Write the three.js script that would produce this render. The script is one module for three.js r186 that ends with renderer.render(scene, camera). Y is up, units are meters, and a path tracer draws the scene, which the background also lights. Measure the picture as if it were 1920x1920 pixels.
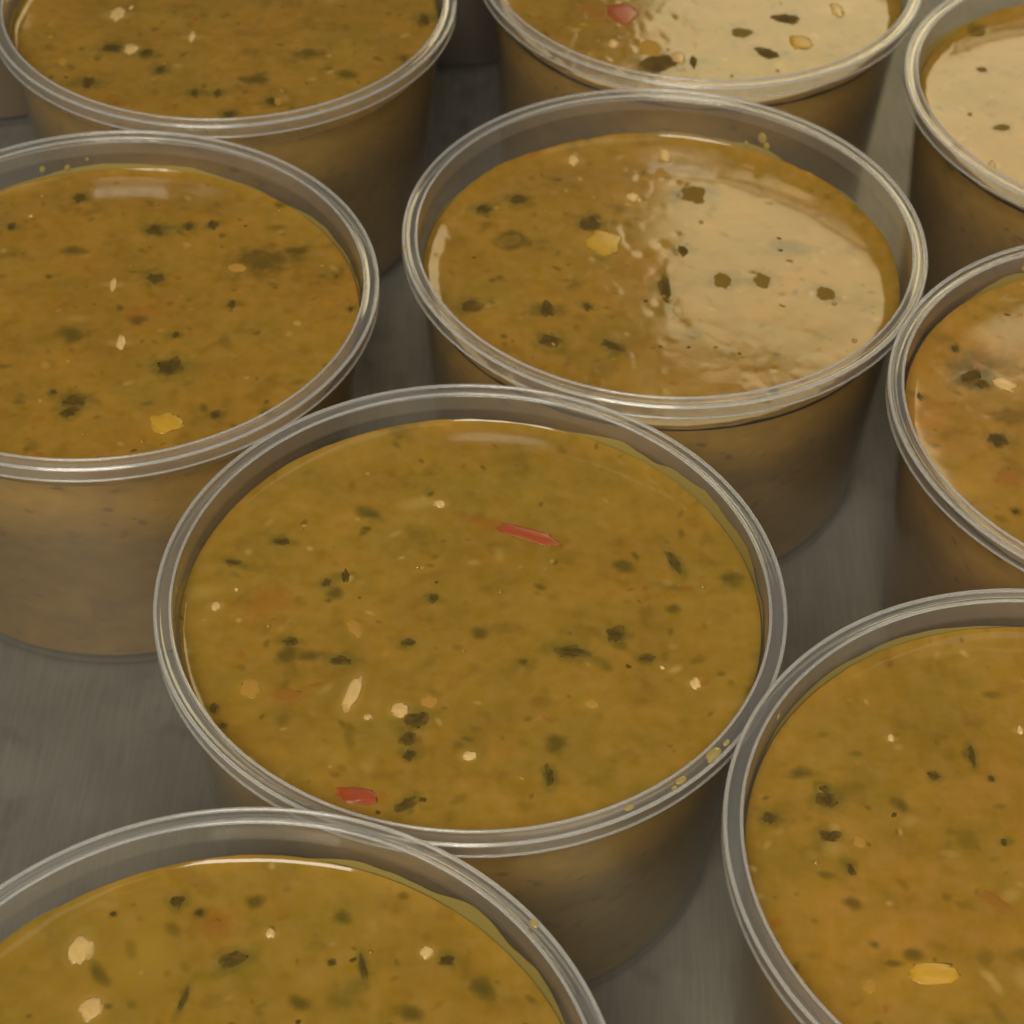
import * as THREE from 'three';
import { ImprovedNoise } from 'three/addons/math/ImprovedNoise.js';
import { RectAreaLightUniformsLib } from 'three/addons/lights/RectAreaLightUniformsLib.js';
import { mergeGeometries, mergeVertices } from 'three/addons/utils/BufferGeometryUtils.js';

// ---------------------------------------------------------------- camera, light, exposure
const MM = 0.001, RIM = 66.7;                       // sizes below are in millimetres; a cup stands about 67 mm high
const scene = new THREE.Scene();
const camera = new THREE.PerspectiveCamera(26.97, 1, 0.02, 20);
camera.position.set(0, (RIM + 283.87) * MM, 0);
camera.up.set(-0.0327, 0.7166, -0.6967);
camera.lookAt(0, camera.position.y - 0.69704, -0.71703);
camera.focus = 0.39;
camera.userData.fStop = 36;

scene.background = new THREE.Color().setRGB(0.055, 0.053, 0.049);   // dim light from the rest of the kitchen

RectAreaLightUniformsLib.init();
function lamp(name, x, y, z, tx, ty, tz, w, h, rgb, intensity) {
  const l = new THREE.RectAreaLight(new THREE.Color().setRGB(...rgb), intensity, w, h);
  l.name = name; l.position.set(x, y, z); l.lookAt(tx, ty, tz); scene.add(l);
  return l;
}
// fluorescent ceiling panel above the table, a little to the right
lamp('ceiling_light', 0.42, 1.62, -0.40, 0.42, 0, -0.401, 0.60, 1.20, [1, 0.93, 0.79], 0.9);
// the next panel, further back on the right: the one mirrored in the soup
lamp('ceiling_light_001', 0.74, 1.55, -2.95, 0.74, 0, -2.951, 1.10, 1.60, [1, 0.82, 0.45], 4.5);
// soft light high behind the camera
lamp('front_light', -0.22, 1.40, 0.84, 0, 0.05, -0.33, 0.8, 0.7, [1, 0.935, 0.79], 15.9);

const renderer = new THREE.WebGLRenderer({ antialias: true });
renderer.toneMapping = THREE.LinearToneMapping;
renderer.toneMappingExposure = 1.0;
renderer.shadowMap.enabled = true;

// ---------------------------------------------------------------- helpers
let seed = 7;
const rnd = () => { seed = (seed * 1664525 + 1013904223) % 4294967296; return seed / 4294967296; };
const rr = (a, b) => a + (b - a) * rnd();
const noise = new ImprovedNoise();
const fbm = (x, y, z, o = 4) => { let s = 0, a = 0.5; for (let i = 0; i < o; i++) { s += a * noise.noise(x, y, z); x *= 2.03; y *= 2.03; a *= 0.5; z += 7.3; } return s; };
const clamp = THREE.MathUtils.clamp, smooth = THREE.MathUtils.smoothstep, mix = THREE.MathUtils.lerp;
const toS = (c) => 255 * (c <= 0.0031308 ? 12.92 * c : 1.055 * Math.pow(clamp(c, 0, 1), 1 / 2.4) - 0.055);
function colorTexture(n, f) {                       // f(u, v) -> linear rgb
  const d = new Uint8Array(n * n * 4);
  for (let j = 0; j < n; j++) for (let i = 0; i < n; i++) {
    const c = f((i + 0.5) / n, (j + 0.5) / n), k = (j * n + i) * 4;
    d[k] = toS(c[0]); d[k + 1] = toS(c[1]); d[k + 2] = toS(c[2]); d[k + 3] = 255;
  }
  const t = new THREE.DataTexture(d, n, n); t.colorSpace = THREE.SRGBColorSpace;
  t.wrapS = t.wrapT = THREE.RepeatWrapping; t.magFilter = t.minFilter = THREE.LinearFilter; t.needsUpdate = true;
  return t;
}
function heightTexture(n, f) {                      // f(u, v) -> 0..1
  const d = new Float32Array(n * n * 4);
  for (let j = 0; j < n; j++) for (let i = 0; i < n; i++) {
    const k = (j * n + i) * 4; d[k] = d[k + 1] = d[k + 2] = f((i + 0.5) / n, (j + 0.5) / n); d[k + 3] = 1;
  }
  const t = new THREE.DataTexture(d, n, n, THREE.RGBAFormat, THREE.FloatType);
  t.wrapS = t.wrapT = THREE.RepeatWrapping; t.magFilter = t.minFilter = THREE.LinearFilter; t.needsUpdate = true;
  return t;
}
const used = {};
function numbered(name) { const k = used[name] = (used[name] ?? -1) + 1; return k ? name + '_' + String(k).padStart(3, '0') : name; }
function thing(name, label, category, group) {
  const o = new THREE.Group(); o.name = numbered(name); o.userData = { label, category };
  if (group) o.userData.group = group;
  scene.add(o); return o;
}
function part(name, geo, mat, parent) {
  const m = new THREE.Mesh(geo, mat); m.name = name; m.castShadow = m.receiveShadow = true; parent.add(m); return m;
}

// ---------------------------------------------------------------- steel table
{
  const N = 1024;
  const col = colorTexture(N, (u, v) => {
    const x = u * 16, y = v * 16;
    const g = 0.285 + 0.10 * fbm(x * 0.9, y * 0.9, 1.2, 5) + 0.03 * fbm(x * 5, y * 0.6, 4.2, 3) + 0.06 * fbm(x * 40, y * 1.6, 9.1, 3);
    const s = smooth(fbm(x * 1.3, y * 1.3, 21.7, 4), 0.10, 0.34) * 0.05;
    return [(g - s) * 1.02, (g - s) * 0.965, (g - s) * 0.84];
  });
  const rough = colorTexture(512, (u, v) => { const r = 0.40 + 0.12 * fbm(u * 14, v * 14, 3.3, 4); return [r, r * r, r]; });
  rough.colorSpace = THREE.NoColorSpace;
  const mat = new THREE.MeshStandardMaterial({ map: col, metalness: 0.8, roughness: 0.62 });
  const shape = new THREE.Shape(); const w = 0.75, d = 0.85, r = 0.02;
  shape.moveTo(-w + r, -d); shape.lineTo(w - r, -d); shape.quadraticCurveTo(w, -d, w, -d + r); shape.lineTo(w, d - r); shape.quadraticCurveTo(w, d, w - r, d);
  shape.lineTo(-w + r, d); shape.quadraticCurveTo(-w, d, -w, d - r); shape.lineTo(-w, -d + r); shape.quadraticCurveTo(-w, -d, -w + r, -d);
  const g = new THREE.ExtrudeGeometry(shape, { depth: 0.03, bevelEnabled: true, bevelSize: 0.002, bevelThickness: 0.002, bevelSegments: 3, curveSegments: 8 });
  g.rotateX(-Math.PI / 2); g.translate(0.05, -0.032, -0.42);
  const p = g.attributes.position, uv = g.attributes.uv;
  for (let i = 0; i < p.count; i++) uv.setXY(i, p.getX(i) / 0.4, p.getZ(i) / 0.4);
  const t = part('steel_table', g, mat, scene);
  t.userData = { kind: 'structure', label: 'dull grey stainless steel table top under all the soup cups' };
}

// ---------------------------------------------------------------- plastic cups
const PLASTIC = { color: new THREE.Color().setRGB(0.97, 0.965, 0.95), metalness: 0, ior: 1.49, thickness: 0 };
const wallMat = new THREE.MeshPhysicalMaterial({ ...PLASTIC, roughness: 0.15, transmission: 0.979, specularIntensity: 0.5 });
const rimMat = new THREE.MeshPhysicalMaterial({ ...PLASTIC, roughness: 0.08, transmission: 0.95, ior: 1.6 });
const edgeMat = new THREE.MeshPhysicalMaterial({ ...PLASTIC, thickness: 0.001, roughness: 0.16, transmission: 0.78 });
const TAPER = 0.0765;
const rin = (d) => 54.6 - (d - 4) * TAPER;            // inner radius at d millimetres below the rim's top
const V = (x, y) => new THREE.Vector2(x, y);
function lathe(pts, seg = 160) { const g = new THREE.LatheGeometry(pts, seg); g.scale(MM, MM, MM); return g; }
function roundPath(pts, k = 4) {                      // rounds the corners of a profile
  const path = new THREE.Path(); path.moveTo(pts[0][0], pts[0][1]);
  for (let i = 1; i < pts.length - 1; i++) {
    const [a, b, c] = [pts[i - 1], pts[i], pts[i + 1]], r = pts[i][2] ?? 0.3;
    const la = Math.hypot(a[0] - b[0], a[1] - b[1]), lc = Math.hypot(c[0] - b[0], c[1] - b[1]), ra = Math.min(r, la * 0.48), rc = Math.min(r, lc * 0.48);
    path.lineTo(b[0] + (a[0] - b[0]) * ra / la, b[1] + (a[1] - b[1]) * ra / la);
    path.quadraticCurveTo(b[0], b[1], b[0] + (c[0] - b[0]) * rc / lc, b[1] + (c[1] - b[1]) * rc / lc);
  }
  const e = pts[pts.length - 1]; path.lineTo(e[0], e[1]);
  const out = []; for (const c of path.curves) { const n = c.isLineCurve ? 1 : k; for (let i = 0; i < n; i++) out.push(c.getPoint(i / n)); }
  out.push(V(e[0], e[1])); return out;
}
// rim: a flat lip with a short skirt, hollow below; its inner, outer and lower edges are thickened to beads
const rimGeo = lathe(roundPath([[54.62, -4.2], [54.95, -0.8, 0.6], [55.5, -0.25, 0.5], [56.6, -0.75, 0.6], [57.6, -0.25, 0.6], [58.35, -0.8, 0.6], [58.45, -3.45, 0.2], [57.95, -3.45, 0.2], [57.75, -1.2, 0.5], [56.6, -1.3, 0.5], [55.5, -1.1, 0.4], [55.15, -4.2]], 4));
function beadGeo(r, y, a, b) { const p = []; for (let i = 0; i <= 14; i++) { const t = i / 14 * 2 * Math.PI; p.push(V(r + a * Math.cos(t), y + b * Math.sin(t))); } return lathe(p); }
const edgeGeos = [beadGeo(55.35, -0.40, 0.30, 0.30), beadGeo(58.05, -0.55, 0.38, 0.38), beadGeo(58.2, -3.4, 0.26, 0.24)];
function wallGeo(H) {
  const b = rin(H - 1.2);
  return lathe(roundPath([[54.6, -4.25], [rin(9.0), -9.0, 0.2], [rin(9.8) - 0.25, -9.8, 0.2], [b - 0.15, -H + 2.0, 1.2], [b - 1.6, -H + 1.1, 0.8], [0.01, -H + 1.0]], 5)
    .concat(roundPath([[0.01, -H + 0.4], [b - 2.6, -H + 0.5, 0.5], [b - 0.9, -H + 0.02, 0.3], [b + 0.35, -H + 0.9, 0.8], [rin(10.4) + 0.3, -10.4, 0.2], [rin(9.4) + 0.55, -9.4, 0.2], [55.15, -4.25]], 5)));
}

// ---------------------------------------------------------------- soup
// centre x, z; rim height difference; depth of the soup below the rim; tint; skin = how rippled its surface is
const CUPS = {
  A: { x: -7.0, z: -273.1, dy: -1.9, lev: 7.2, tint: [0.92, 0.98, 1.0], film: 0, tex: 0, rot: 0.3 },
  B: { x: -38.3, z: -160.2, dy: 1.8, lev: 9.0, tint: [0.86, 0.93, 0.92], film: 0, tex: 1, rot: 1.9 },
  C: { x: 94.8, z: -215.3, dy: 3.0, lev: 7.5, tint: [1.0, 1.02, 1.06], film: 0, tex: 2, rot: 4.1 },
  D: { x: -88.4, z: -358.5, dy: -0.6, lev: 9.5, tint: [0.93, 0.94, 0.95], film: 0, tex: 1, rot: 5.2 },
  E: { x: 31.9, z: -385.3, dy: -2.4, lev: 12.0, tint: [0.97, 0.98, 1.05], film: 1, tex: 2, rot: 0.05 },
  F: { x: 134.2, z: -328.4, dy: 0.4, lev: 7.8, tint: [1.06, 1.02, 1.2], film: 0.35, tex: 0, rot: -0.15 },
  G: { x: -76.6, z: -475.1, dy: 0.5, lev: 10.0, tint: [0.90, 0.93, 1.0], film: 0, tex: 2, rot: 3.3 },
  H: { x: 44.5, z: -501.8, dy: -1.2, lev: 11.0, tint: [0.93, 0.95, 1.0], film: 1, tex: 1, rot: 3.05 },
  I: { x: 150.5, z: -446.4, dy: 0.4, lev: 9.5, tint: [0.98, 0.98, 1.05], film: 0.6, tex: 0, rot: 6.3 },
  J: { x: -25.5, z: -597.5, dy: 0, lev: 10, tint: [0.16, 0.14, 0.14], film: 0, tex: 1, rot: 1.2 },  // soup tint darkened: the shade of the gap is put into its colour
  K: { x: -160, z: -561, dy: 0, lev: 10, tint: [0.45, 0.42, 0.42], film: 0, tex: 2, rot: 2.2 },  // tint darkened likewise, shade included in the colour
};
// what floats in each cup: kind, x, z, length, width, turn
const BITS = {
  A: [['h',-37.2,-18.0,3.1,2.0,3], ['h',-46.0,-11.9,3.4,1.3,-11], ['h',-24.3,-9.3,1.6,3.4,3], ['h',-27.7,-7.4,1.8,2.0,3], ['f',-25.9,-4.7,2.2,2.5,3], ['f',-21.2,-26.2,3.8,2.3,-25], ['h',-7.4,-4.2,2.0,2.2,3], ['h',-11.4,7.3,2.5,1.9,29], ['h',-33.1,8.0,2.8,1.9,3], ['f',-33.3,11.3,3.5,3.4,3], ['f',-28.8,11.4,2.9,2.6,3], ['h',-23.4,12.2,4.1,2.1,3], ['h',18.7,8.2,5.1,2.9,-8], ['h',27.1,3.6,3.2,4.0,3], ['h',32.7,9.2,3.2,1.8,3], ['f',16.1,30.3,3.1,2.9,-46], ['h',38.6,-15.7,5.3,1.9,-69], ['h',15.0,37.6,4.2,1.7,-81], ['h',-8.9,25.8,4.9,3.2,28], ['h',-10.1,30.2,2.8,3.2,2], ['h',-9.6,33.9,2.2,2.4,2], ['h',-45.3,24.9,1.7,2.3,2], ['h',-43.1,28.8,1.1,1.2,2], ['h',-9.7,45.0,4.1,2.0,39], ['f',49.2,-11.9,3.1,2.8,3], ['f',28.8,-14.6,2.7,2.9,3], ['f',38.2,-3.7,2.0,1.9,3], ['f',1.8,4.0,2.4,2.1,-11], ['r',10.0,-22.1,11.1,2.6,-18], ['q',1.3,-25.0,6.6,2.6,-25], ['r',-18.1,43.3,7.3,3.1,-8], ['q',-38.5,-1.7,10.1,5.6,36], ['q',-32.3,21.2,4.8,3.0,2], ['k',-47.9,-0.3,1.6,2.2,3], ['k',-20.8,20.1,7.6,2.5,77], ['k',-11.9,23.7,2.9,2.7,22], ['k',41.5,15.1,1.8,2.6,2], ['k',0.9,33.7,2.4,1.9,2], ['o',-39.2,19.6,3.3,4.3,2], ['o',-21.5,4.1,4.1,2.1,-63], ['o',-6.8,21.4,2.5,2.5,2], ['k',-7.3,-29.9,2.3,1.8,3], ['k',-17.5,25.6,1.5,1.2,2], ['o',22.5,20.7,2.3,2.0,2]],
  B: [['k',-28.8,-35.2,5.1,3.6,87], ['k',-25.1,-24.4,3.9,3.3,72], ['k',1.4,-39.4,1.5,1.8,2], ['k',26.9,-36.8,1.9,2.2,2], ['h',-4.2,-34.1,4.9,2.8,32], ['h',16.8,-33.7,4.4,1.1,-76], ['h',-11.0,-26.4,4.3,1.0,75], ['h',-14.5,-45.1,2.3,2.3,2], ['h',-10.5,-42.9,1.5,1.6,2], ['h',11.8,-34.2,1.3,1.3,2], ['h',30.2,-35.4,2.2,2.0,2], ['f',-25.0,-30.8,4.0,1.4,-48], ['q',-8.0,-40.6,2.6,2.5,2], ['q',-7.8,-40.4,6.0,6.2,2], ['o',-18.7,-33.5,7.1,6.7,2], ['f',-1.6,-45.6,2.1,1.9,2], ['f',12.6,-43.0,2.3,1.9,2], ['h',-24.5,-42.2,1.0,1.1,2], ['f',35.7,-30.6,3.5,2.3,-32], ['f',25.0,-25.3,3.1,2.3,-20], ['f',7.2,-26.6,2.6,1.7,-9]],
  C: [['h',-49.5,-8.9,2.7,2.5,-10], ['h',-39.4,-13.3,3.3,3.5,2], ['h',-39.6,-5.6,3.2,2.7,2], ['h',-13.2,-24.3,4.5,1.3,-90], ['h',-10.5,-19.1,1.2,1.4,2], ['q',-13.5,6.6,4.6,2.6,-39], ['f',-43.6,-18.9,3.1,1.9,15], ['h',-36.6,1.1,2.6,1.4,-69], ['f',-37.1,7.8,2.3,2.1,2], ['h',-20.5,-19.3,2.0,1.7,-24], ['h',-10.2,-5.6,1.2,1.6,2], ['f',-27.8,17.5,1.9,2.3,2], ['k',-27.0,-27.4,1.2,1.6,2], ['k',-3.9,-30.2,1.1,2.0,2], ['o',-34.6,-4.7,1.8,2.2,2], ['o',-35.6,23.8,2.2,2.4,2], ['y',-25.1,21.1,6.9,3.2,-1], ['f',-26.7,-12.6,2.3,1.8,-49], ['f',-34.1,15.8,1.6,1.4,2], ['h',-39.7,-15.6,2.0,1.4,-24]],
  D: [['h',5.2,-32.1,3.4,4.4,3], ['h',12.6,-33.5,2.2,3.2,3], ['h',18.0,-34.4,2.2,3.6,3], ['h',7.7,-14.2,3.5,3.4,3], ['f',-11.5,-23.2,2.8,3.9,3], ['h',15.1,15.6,5.5,4.8,31], ['h',-2.9,27.5,5.2,3.7,-5], ['h',-3.4,30.8,4.0,2.9,47], ['h',15.1,5.0,1.6,2.2,3], ['h',-13.7,-43.3,2.7,3.3,3], ['h',-27.2,-31.3,1.9,2.8,3], ['h',25.8,-6.1,1.6,3.0,3], ['f',-7.2,5.6,3.9,4.3,3], ['h',52.0,-5.6,1.3,1.8,3], ['f',30.5,-21.6,10.7,7.0,11], ['h',26.7,30.3,2.0,2.7,3], ['h',37.1,29.3,2.4,2.0,3], ['y',16.9,33.3,5.7,5.6,26], ['k',-1.0,-11.6,1.4,4.2,3], ['k',3.8,8.1,1.7,4.3,3], ['o',25.5,-19.0,3.5,2.7,3], ['f',6.3,-0.1,2.5,2.9,3], ['f',38.5,-25.9,3.1,3.5,3], ['h',-7.8,24.8,1.3,1.7,3]],
  E: [['h',-33.0,-27.1,4.0,4.2,3], ['h',-41.1,-23.1,4.1,3.7,20], ['h',-16.0,-18.6,4.8,5.4,-13], ['h',-25.6,13.5,3.1,5.3,3], ['h',0.9,4.5,8.0,2.8,-85], ['h',-24.9,24.3,4.4,4.0,3], ['h',-10.9,25.7,5.6,2.6,-34], ['h',-42.8,13.5,5.2,4.1,3], ['f',8.7,-31.6,5.6,8.2,3], ['h',48.1,-26.3,3.1,3.5,-57], ['y',-13.0,-11.6,7.1,6.7,-29], ['k',-19.8,-43.7,2.3,4.0,3], ['k',2.4,-47.2,2.1,4.9,3], ['o',1.3,-39.8,2.3,3.5,3], ['k',-5.9,-29.7,2.5,3.0,3], ['f',14.1,0.9,4.4,6.3,3], ['f',23.2,0.4,3.9,5.9,3], ['f',37.3,4.9,4.5,5.2,-43], ['f',30.1,-11.9,7.4,4.5,3], ['h',-16.7,12.1,1.7,2.6,3], ['f',-33.9,-11.5,4.9,5.3,3], ['h',5.4,-9.5,2.0,4.0,3], ['h',23.1,39.1,1.8,2.1,3]],
  F: [['o',-33.9,-20.1,5.6,5.3,-37], ['h',-38.4,-16.8,6.3,3.5,35], ['f',-36.4,-19.7,10.6,7.5,30], ['h',-35.6,3.0,4.0,4.3,3], ['h',-40.7,-25.6,1.7,2.3,3], ['k',-31.4,-14.4,4.6,3.3,-36], ['q',-35.0,14.1,3.7,4.1,3], ['o',-44.0,17.7,8.8,4.7,-5], ['h',-50.5,-9.5,1.6,2.1,3], ['h',-36.5,-14.5,2.9,3.1,3], ['f',-31.8,-4.6,5.6,3.0,3], ['h',-34.9,24.1,1.5,1.5,3]],
  G: [['k',-29.0,-5.2,3.5,5.7,4], ['k',-23.1,10.9,3.2,4.2,3], ['k',-8.5,4.3,1.5,4.5,3], ['o',-39.1,17.3,2.1,3.4,3], ['h',-27.9,10.5,4.6,3.7,-6], ['h',-18.9,12.4,3.1,4.1,-14], ['h',-14.4,19.9,2.6,3.4,3], ['h',-31.3,26.5,2.6,6.2,3], ['h',1.0,29.3,2.0,3.3,3], ['h',-4.6,29.6,2.0,3.3,3], ['h',14.7,32.0,3.1,4.0,3], ['h',50.5,-7.5,3.6,5.2,4], ['f',9.7,22.8,3.2,4.8,3], ['h',5.0,38.4,2.8,3.2,3], ['f',21.8,9.9,4.0,4.9,3], ['o',16.0,31.9,1.6,3.7,3], ['f',31.9,19.1,2.9,3.4,3]],
  H: [['r',-20.1,8.3,6.6,8.8,21], ['h',-10.9,31.6,8.7,6.8,21], ['k',-5.7,28.8,2.7,5.0,3], ['o',-12.5,24.7,4.7,7.1,3], ['k',-22.4,23.3,2.3,3.8,3], ['y',26.0,19.8,4.7,5.7,3], ['h',-2.0,30.3,1.6,5.5,3], ['h',23.3,8.3,5.9,4.2,4], ['h',17.3,25.4,5.9,3.8,-24], ['k',37.0,3.5,2.8,5.4,4], ['f',11.0,15.6,5.6,5.2,3], ['q',-27.8,7.5,7.0,4.9,-46]],
  I: [['k',-38.8,21.2,1.8,3.1,3], ['f',-34.7,-38.5,3.6,3.7,3], ['f',-35.7,-20.8,3.0,3.0,3], ['o',-46.9,15.0,2.1,3.2,3], ['f',-34.0,5.2,3.9,3.3,3]],};
const CUP_LABELS = {
  A: 'clear middle cup holding soup with a long red pepper strip',
  B: 'clear plastic cup nearest the camera, cut off by the bottom edge at the lower left',
  C: 'clear plastic cup in the lower right corner holding soup with a yellow bar-shaped piece',
  D: 'plastic cup at the left edge showing its hazy beige side above the steel',
  E: 'clear plastic cup right behind the middle one, soup half covered by a pale sheen',
  F: 'clear plastic cup at the right edge with a pale rumpled lump in its soup',
  G: 'clear plastic cup in the upper left corner, filled with speckled brown soup',
  H: 'clear cup at the top edge with a small red piece in its soup',
  I: 'clear plastic cup in the upper right corner, its soup wholly pale with sheen',
  J: 'shadowed plastic cup in the dark gap between two cups at the top edge',
  K: 'sliver of a plastic cup at the far left edge behind the upper left cup',
};
const SOUP_LABELS = {
  A: 'olive gold soup with dark herbs and a long red pepper strip in the middle cup',
  B: 'golden soup with two large cream coloured beans in the nearest cup at the lower left',
  C: 'smooth orange gold soup with a yellow bar-shaped piece in the lower right cup',
  D: 'brown gold soup with a yellow orange lump near the front of the left edge cup',
  E: 'soup with a bright yellow piece and a pale rippled sheen over its right half',
  F: 'orange soup with a pale rumpled lump in the cup cut off by the right edge',
  G: 'brown speckled soup in the upper left corner cup',
  H: 'soup with a small pinkish red piece and pale right side in the top edge cup',
  I: 'pale tan soup under even sheen in the upper right corner cup',
  J: 'soup in the shadowed cup at the top edge, seen only through its side',
  K: 'soup in the sliver of a cup at the far left edge',
};

// colour of the broth: mottled, with blurred specks sunk under the surface
const BASE = [0.334, 0.183, 0.0255];
function brothTexture(key, k) {
  const spots = []; seed = 100 + k * 31;                        // u, v, radius, tone, strength, turn, stretch
  for (const [kind, x, z, l, w, turn] of BITS[key]) {            // broth is clouded round every piece
    const tone = { h: 3, f: 0, k: 1, r: 2, q: 2, y: 4, o: 4 }[kind];
    spots.push([0.5 + x / 130, 0.5 + z / 130, Math.min(l, w) / 130 * (kind === 'f' ? 0.8 : kind === 'h' ? 0.95 : 0.8), tone, kind === 'f' ? 0.75 : kind === 'h' ? 0.62 : 0.4, -turn * Math.PI / 180, Math.max(l, w) / Math.min(l, w)]);
  }
  for (let i = 0; i < 400; i++) {
    const t = rnd(), big = rnd();
    spots.push([rnd(), rnd(), rr(0.0025, 0.007) * (big < 0.10 ? 2.6 : big < 0.3 ? 1.5 : 1), t < 0.55 ? 0 : t < 0.72 ? 3 : t < 0.90 ? 1 : 2, rr(0.12, big < 0.3 ? 0.45 : 0.7), rr(0, 3.14), rr(1, 2.2)]);
  }
  const N = 576, cells = 24, grid = Array.from({ length: cells * cells }, () => []);
  for (const s of spots) {
    const R = s[2] * s[6] * 1.7;
    for (let j = Math.floor((s[1] - R) * cells); j <= Math.floor((s[1] + R) * cells); j++) for (let i = Math.floor((s[0] - R) * cells); i <= Math.floor((s[0] + R) * cells); i++) if (i >= 0 && j >= 0 && i < cells && j < cells) grid[j * cells + i].push(s);
  }
  const tones = [[0.095, 0.066, 0.012], [0.56, 0.36, 0.10], [0.33, 0.10, 0.015], [0.115, 0.100, 0.018], [0.50, 0.28, 0.035]];
  return colorTexture(N, (u, v) => {
    const z = k * 11.3, a = fbm(u * 5, v * 5, z, 4), b = fbm(u * 6 + 9, v * 6, z + 3, 3), c = fbm(u * 44, v * 44, z + 5, 4), d = fbm(u * 15, v * 15, z + 8, 4);
    const l = 1 + 0.22 * a + 0.18 * c + 0.24 * d - 0.16 * smooth(fbm(u * 22, v * 22, z + 13, 3), 0.08, 0.42), hue = 0.40 * b + 0.20 * d;
    let col = [BASE[0] * l * (1 + 0.22 * hue), BASE[1] * l * (1 - 0.20 * hue), BASE[2] * l * (1 - 0.3 * hue + 0.7 * c)];
    for (const s of grid[Math.min(cells - 1, Math.floor(v * cells)) * cells + Math.min(cells - 1, Math.floor(u * cells))]) {
      const dx = u - s[0], dy = v - s[1], x = (dx * Math.cos(s[5]) + dy * Math.sin(s[5])) / s[6], y = -dx * Math.sin(s[5]) + dy * Math.cos(s[5]);
      const q = Math.hypot(x, y) / s[2] + 0.7 * c;
      const w = s[4] * (1 - smooth(q, 0.2, 1.35));
      if (w > 0) { const t = tones[s[3]]; col = [mix(col[0], t[0], w), mix(col[1], t[1], w), mix(col[2], t[2], w)]; }
    }
    return col;
  });
}
const sideTex = colorTexture(512, (u, v) => {           // side of the soup: scattered light painted as amber at the top, fading brown below
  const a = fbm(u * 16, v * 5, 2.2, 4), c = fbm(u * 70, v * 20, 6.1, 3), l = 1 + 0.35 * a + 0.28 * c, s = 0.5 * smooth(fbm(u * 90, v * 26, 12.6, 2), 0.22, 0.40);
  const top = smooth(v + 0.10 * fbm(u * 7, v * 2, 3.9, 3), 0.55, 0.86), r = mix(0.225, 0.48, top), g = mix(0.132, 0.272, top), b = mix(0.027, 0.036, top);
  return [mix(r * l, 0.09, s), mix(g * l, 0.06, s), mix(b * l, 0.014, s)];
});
// fine relief of the liquid's surface; a tile is 130 mm across
const calmBump = heightTexture(512, (u, v) => {
  const x = u * 130, y = v * 130;
  return clamp(0.5 + 0.45 * fbm(x / 9, y / 9, 1.5, 3) + 0.10 * fbm(x / 1.7, y / 1.7, 6.5, 2), 0, 1);
});
seed = 55; const pits = Array.from({ length: 40 }, () => [rr(5, 125), rr(5, 125), rr(0.9, 2.0), rr(0.06, 0.2)]);
const filmBump = heightTexture(768, (u, v) => {        // a skin forming: smooth plateaus, lumps and a few creases
  const x = u * 130, y = v * 130, w = 4 * fbm(x / 20, y / 20, 8.8, 2);
  const rough = 0.22 + 0.55 * smooth(fbm(x / 34, y / 34, 31.2, 2) + (y - x) / 260, -0.12, 0.22);
  let h = 0.5 + rough * (0.22 * fbm((x + w) / 12, (y + w) / 15, 2.5, 2) + 0.15 * smooth(fbm(x / 6, y / 8, 5.5, 2), -0.05, 0.28) - 0.08 * Math.max(0, 1 - 7 * Math.abs(fbm((x + 2 * w) / 20, (y + w) / 18, 17.5, 2)))) + 0.006 * fbm(x / 0.9, y / 0.9, 15.5, 2);
  for (const [px, py, r, d] of pits) { const q = Math.hypot(x - px, y - py) / r; if (q < 2.2) h -= d * Math.exp(-q * q * 1.6); }
  return clamp(h, 0, 1);
});

function surfaceGeo(c, H) {
  const R = rin(c.lev) - 0.2, seg = 144, s0 = [0.02, 0.15, 0.35, 0.6, 0.9, 1.25, 1.7, 2.2, 2.9, 3.7, 4.7, 6, 7.5, 9.5, 12];
  const radii = s0.map((s) => R - s); for (let r = R - 14.5; r > 1; r -= 2.2) radii.push(r);
  const pos = [], uv = [], idx = [];
  const put = (x, z) => {
    const s = R - Math.hypot(x, z);
    const edge = 1 + 0.5 * noise.noise(Math.atan2(z, x) * 2.2, c.rot, 3.1) + 0.25 * noise.noise(x * 0.25, z * 0.25, c.rot);
    const y = (1.0 * Math.exp(-s / 0.9) + c.creep * Math.exp(-s / 3.2)) * edge + 0.05 * noise.noise(x / 15, z / 15, c.rot * 5) * Math.min(1, s / 6);
    pos.push(x, y, z); uv.push(0.5 + x / 130, 0.5 + z / 130);
  };
  for (const r of radii) for (let k = 0; k < seg; k++) put(r * Math.cos(k / seg * 2 * Math.PI), r * Math.sin(k / seg * 2 * Math.PI));
  put(0, 0);
  const n = radii.length, mid = n * seg;
  for (let i = 0; i < n; i++) for (let k = 0; k < seg; k++) {
    const a = i * seg + k, b = i * seg + (k + 1) % seg;
    if (i < n - 1) idx.push(a, a + seg, b, b, a + seg, b + seg); else idx.push(a, mid, b);
  }
  const g = new THREE.BufferGeometry();
  g.setAttribute('position', new THREE.Float32BufferAttribute(pos, 3)); g.setAttribute('uv', new THREE.Float32BufferAttribute(uv, 2));
  const flip = []; for (let i = 0; i < idx.length; i += 3) flip.push(idx[i], idx[i + 2], idx[i + 1]);
  g.setIndex(idx); g.computeVertexNormals();
  if (g.attributes.normal.getY(mid) < 0) { g.setIndex(flip); g.computeVertexNormals(); }
  g.scale(MM, MM, MM);
  return { g, R };
}
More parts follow.
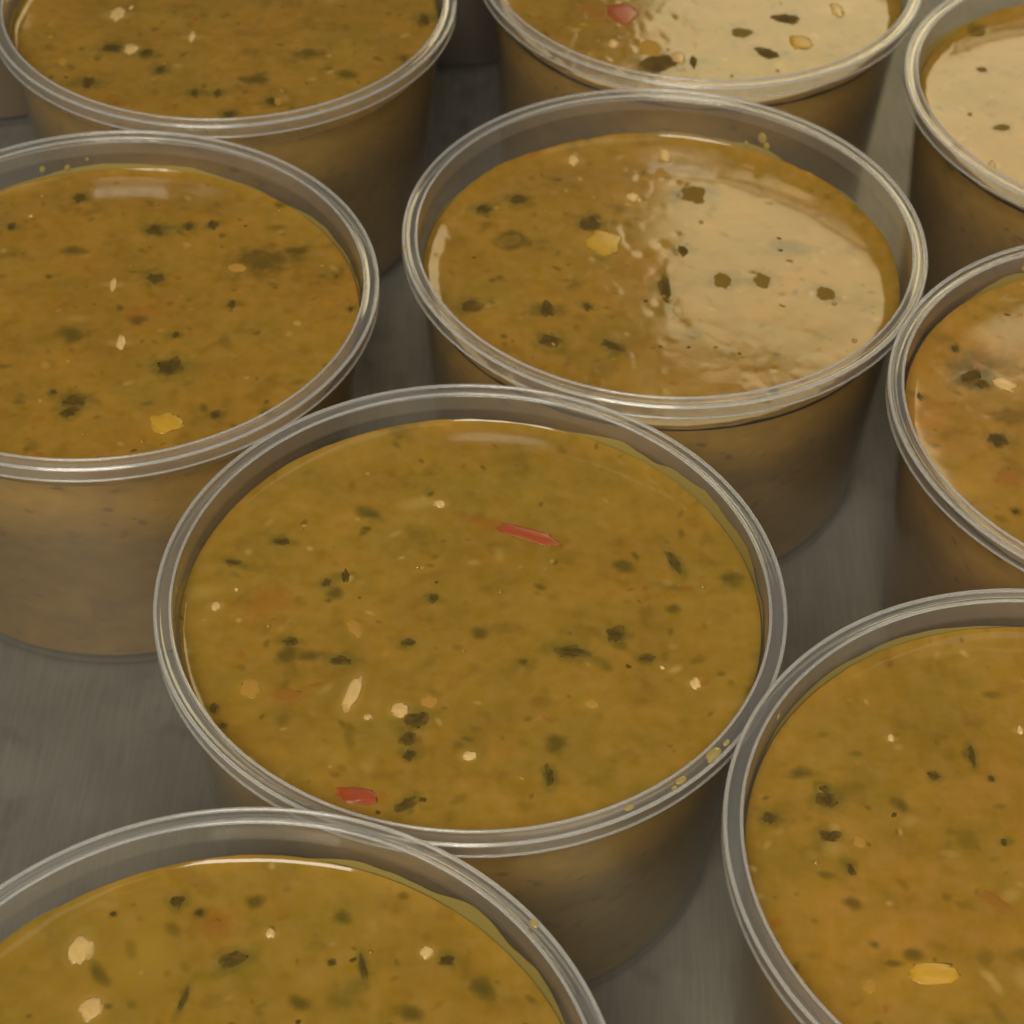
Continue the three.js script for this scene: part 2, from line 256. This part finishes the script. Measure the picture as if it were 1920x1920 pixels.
// a floating piece: a lumpy pebble, coated with broth where it goes under
const CORE = { h: [0.034, 0.028, 0.006], f: [0.10, 0.068, 0.010], k: [0.68, 0.45, 0.17], r: [0.36, 0.055, 0.020], q: [0.30, 0.105, 0.016], y: [0.56, 0.315, 0.028], o: [0.48, 0.25, 0.045], b: [0.36, 0.20, 0.03] };
const NAMES = { h: 'herb_fleck', f: 'herb_fleck', k: 'bean_piece', r: 'red_pepper_piece', q: 'red_pepper_piece', y: 'yellow_pepper_piece', o: 'vegetable_piece', b: 'bubble' };  // in film cups f also paints brown spots where the reflection breaks off
const unit = mergeVertices((() => { const g = new THREE.IcosahedronGeometry(1, 3); g.deleteAttribute('uv'); g.deleteAttribute('normal'); return g; })());
const bitMat = new THREE.MeshPhysicalMaterial({ vertexColors: true, roughness: 0.34 });
const bubbleMat = new THREE.MeshPhysicalMaterial({ vertexColors: true, roughness: 0.05, ior: 1.5 });
const fleckMat = new THREE.MeshPhysicalMaterial({ vertexColors: true, roughness: 0.6, specularIntensity: 0.3 });
function bitGeo(kind, l, w, tint) {
  const g = unit.clone(), p = g.attributes.position, n = p.count, col = new Float32Array(n * 3), off = rr(0, 90);
  const proud = { h: 0.10, f: 0.05, k: 0.45, r: 0.38, q: 0.07, y: 0.36, o: 0.12, b: 0.45 }[kind], cover = { h: 0.78, f: 0.35, k: 0.86, r: 0.85, q: l > 5 ? 0.18 : 0.35, y: 0.88, o: l > 5 ? 0.15 : 0.4, b: 0.3 }[kind];
  const flat = kind === 'h' || kind === 'f', square = kind === 'y' ? 0.72 : kind === 'r' ? 0.8 : 1, shade = rr(0.88, 1.12), core = CORE[kind].map((c) => c * shade), under = { h: 0.42, f: 0.35, q: 0.35, o: 0.4, k: 0.3, r: 0.4, y: 0.4, b: 0 }[kind];
  for (let i = 0; i < n; i++) {
    let x = p.getX(i), y = p.getY(i), z = p.getZ(i);
    const lump = 1 + (flat ? 0.55 : 0.40) * noise.noise(x * 1.6 + off, y * 1.6, z * 1.6) + (flat ? 0.3 : 0.22) * noise.noise(x * 4 + off, y * 4 + 3, z * 4);
    const sq = (t) => Math.sign(t) * Math.pow(Math.abs(t), square);
    const up = y;                                     // 1 at the crown, 0 at the equator
    const patch = 0.5 + 0.9 * noise.noise(x * 2.4 + off, 7.7, z * 2.4);
    const a = smooth(up + 0.35 * noise.noise(x * 3 + off, z * 3, 2.2), 0.05, flat ? 0.95 : 0.6) * cover * (flat ? clamp(0.55 + 0.6 * patch, 0, 1) : 1);
    for (let k = 0; k < 3; k++) col[i * 3 + k] = mix(BASE[k] * tint[k] * (1 - under) + under * core[k], core[k] * (1 + (flat ? 0.3 : 0.16) * noise.noise(x * 5, z * 5 + off, 0.2)), a);
    x = sq(x) * lump * l / 2; z = sq(z) * lump * w / 2;
    y = (y > 0 ? y : y * 1.5) * (proud + (flat ? 0 : 0.05 * lump));
    if (flat) y += 0.05 * (x * x) / (l * l) * Math.sin(off);
    p.setXYZ(i, x * 1.12, y - 0.03, z * 1.12);
  }
  g.setAttribute('color', new THREE.BufferAttribute(col, 3)); g.computeVertexNormals(); g.scale(MM, MM, MM);
  return g;
}
function rest(c, x, z) { const s = rin(c.lev) - 0.2 - Math.hypot(x, z); return (1.0 * Math.exp(-s / 0.9) + c.creep * Math.exp(-s / 3.2)) + 0.05 * noise.noise(x / 15, z / 15, c.rot * 5) * Math.min(1, Math.max(0, s) / 6); }

// films of soup left on the inside of the wall: cup, from, to (degrees round the cup, 90 faces the camera), height
const SMEARS = { A: [[-72, 14, 5.6], [168, 190, 4.5]], B: [[-84, -10, 5.2], [-150, -128, 1.6]], C: [[-165, -92, 2.6], [150, 195, 3.5]], D: [[-128, -56, 2.6], [-50, 10, 3.6]], E: [[-96, -52, 3.6], [-50, 6, 2.4], [176, 214, 2.6]], F: [[-140, -84, 3.6], [150, 200, 1.8]], G: [[150, 212, 4.2], [-40, 20, 2.5]], H: [[-20, 40, 2.4]], I: [[150, 236, 5.0]] };
const smearMat = new THREE.MeshPhysicalMaterial({ color: new THREE.Color().setRGB(0.82, 0.68, 0.22), roughness: 0.12, transmission: 0.66, thickness: 0, ior: 1.4 });
function smearGeo(c, a0, a1, hgt) {
  const pos = [], idx = [], n = Math.ceil((a1 - a0) / 1.2), rows = 5;
  for (let i = 0; i <= n; i++) {
    const u = i / n, a = (a0 + (a1 - a0) * u) * Math.PI / 180;
    const top = Math.max(0.05, 0.8 * hgt * Math.pow(Math.sin(Math.PI * clamp(u, 0.005, 0.995)), 0.9) * (0.72 + 0.55 * noise.noise(a * 5.5, c.rot, 4.4) + 0.12 * noise.noise(a * 17, c.rot, 9.4)));
    for (let j = 0; j <= rows; j++) {
      const d = c.lev - 1.0 - Math.min(top, c.lev - 2.2) * j / rows, r = rin(d) - 0.16 + 0.03 * noise.noise(a * 30, j, c.rot);
      pos.push(r * Math.cos(a), -d, r * Math.sin(a));
      if (i < n && j < rows) { const k = i * (rows + 1) + j; idx.push(k, k + 1, k + rows + 1, k + 1, k + rows + 2, k + rows + 1); }
    }
  }
  const g = new THREE.BufferGeometry(); g.setAttribute('position', new THREE.Float32BufferAttribute(pos, 3)); g.setIndex(idx); g.computeVertexNormals(); g.scale(MM, MM, MM);
  return g;
}
// drops of soup on rims and walls: cup, angle, distance from the axis, height over the rim, size
const DROPS = { A: [[37, 57.0, -0.5, 0.7], [40.5, 56.8, -0.5, 1.5], [42, 57.3, -0.5, 0.6], [49, 56.9, -0.5, 1.0], [51, 57.4, -0.4, 0.5], [60, 56.8, -0.5, 0.8], [184, 55.2, -1.6, 1.0], [180, 54.9, -3, 1.2]],
  E: [[-62, 54.2, -6.5, 1.5], [-60.5, 54.0, -8.2, 1.1], [-66, 53.9, -9.2, 0.8], [172, 58.0, -0.6, 0.8]], D: [[-115, 54.3, -6.2, 0.9], [-109, 54.2, -7.0, 0.9], [-104, 54.4, -5.4, 0.5]], G: [[60, 57.2, -0.2, 0.6]], F: [[-115, 54.4, -3.6, 0.9]], C: [[-150, 54.6, -2.5, 0.7]], B: [[-40, 57.3, -0.2, 0.8]] };
const dropMat = new THREE.MeshPhysicalMaterial({ color: new THREE.Color().setRGB(0.70, 0.58, 0.22), roughness: 0.06, ior: 1.42, transmission: 0.6, thickness: 0 });

for (const key of Object.keys(CUPS)) {
  const c = CUPS[key], H = RIM + c.dy, n = Object.keys(CUPS).indexOf(key); c.creep = c.film ? 0.75 : 0.12;
  const at = [c.x * MM, 0, c.z * MM];
  const cup = thing('soup_cup', CUP_LABELS[key], 'cup', 'round clear plastic cups standing on the steel table');
  cup.position.set(...at);
  const rim = part('rim', rimGeo, rimMat, cup); rim.position.y = H * MM; rim.rotation.set(0.0035 * Math.sin(c.rot * 7), c.rot, 0.0035 * Math.cos(c.rot * 11));
  for (const e of edgeGeos) part('rim_edge', e, edgeMat, rim);
  const wall = part('wall', wallGeo(H), wallMat, cup); wall.position.y = H * MM;

  const soup = thing('soup', SOUP_LABELS[key], 'soup', 'portions of soup in the plastic cups');
  soup.position.set(...at);
  const { g, R } = surfaceGeo(c, H), y0 = (H - c.lev) * MM;
  const film = c.film > 0, bump = (film ? filmBump : calmBump).clone();
  bump.offset.set(film ? 0 : n * 0.37, film ? n * 0.03 : n * 0.61); bump.needsUpdate = true;
  const mat = new THREE.MeshPhysicalMaterial({ map: brothTexture(BITS[key] ? key : 'G', n), color: new THREE.Color().setRGB(...c.tint), roughness: 0.10, ior: 1.42, bumpMap: bump, bumpScale: film ? 0.00034 * c.film : 0.00014 });
  part('broth_surface', g, mat, soup).position.y = y0;
  const b = rin(H - 1.2) - 0.6;
  const body = lathe([V(0.01, -H + 1.5), V(b - 1.8, -H + 1.4), V(b - 0.5, -H + 1.9), V(b + 0.1, -H + 3), V(rin(11) - 0.42, Math.min(-11, -c.lev - 0.5)), V(R, -c.lev + 1.0)].filter((v, i, a) => i === 0 || v.distanceTo(a[i - 1]) > 0.2), 120);
  { const p = body.attributes.position, uv = body.attributes.uv; for (let i = 0; i < p.count; i++) uv.setY(i, 0.02 + 0.96 * (p.getY(i) / MM + H) / H); }
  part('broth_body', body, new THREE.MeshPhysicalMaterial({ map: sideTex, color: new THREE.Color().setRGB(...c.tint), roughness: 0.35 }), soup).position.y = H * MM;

  for (const [a0, a1, hgt] of SMEARS[key] ?? []) part('soup_film', smearGeo(c, a0, a1, hgt), smearMat, soup).position.y = H * MM;
  for (const [a, r, y, s] of DROPS[key] ?? []) {
    const d = part('soup_drop', unit, dropMat, soup), t = a * Math.PI / 180, low = y < -1;
    d.position.set(r * Math.cos(t) * MM, (H + y) * MM, r * Math.sin(t) * MM); d.rotation.y = -t; d.scale.set((low ? 0.35 : 0.7) * s * MM, (low ? 1.0 : 0.35) * s * MM, (low ? 0.8 : 1.2) * s * MM);
  }

  seed = 900 + key.charCodeAt(0) * 17;
  const bits = (BITS[key] ?? []).slice();
  if (BITS[key]) for (let i = 0; i < 14; i++) {        // small crumbs between the larger pieces
    const r = (R - 3) * Math.sqrt(rnd()), t = rr(0, 6.283), kind = 'hhhffffkoo'[Math.floor(rnd() * 10)];
    bits.push([kind, r * Math.cos(t), r * Math.sin(t), rr(0.7, 1.5), rr(0.5, 1.1), rr(0, 180)]);
    if (i < 9) { const q = rr(0.5, 1.1), s = (R - 2) * Math.sqrt(rnd()), a = rr(0, 6.283); bits.push(['b', s * Math.cos(a), s * Math.sin(a), q, q, 0]); }
  }
  for (const [kind, x, z, l, w, turn] of bits) {
    const s = R - Math.hypot(x, z); if (s < 0.6 || (kind === 'f' && (!film || l > 6.5)) || ('oq'.includes(kind) && l > 5)) continue;   // what lies wholly under the surface only clouds the broth
    const m = part(NAMES[kind], bitGeo(kind, l, w, c.tint), 'hfqo'.includes(kind) ? fleckMat : kind === 'b' ? bubbleMat : bitMat, soup);
    m.position.set(x * MM, y0 + rest(c, x, z) * MM, z * MM); m.rotation.y = turn * Math.PI / 180;
  }
}

renderer.render(scene, camera);
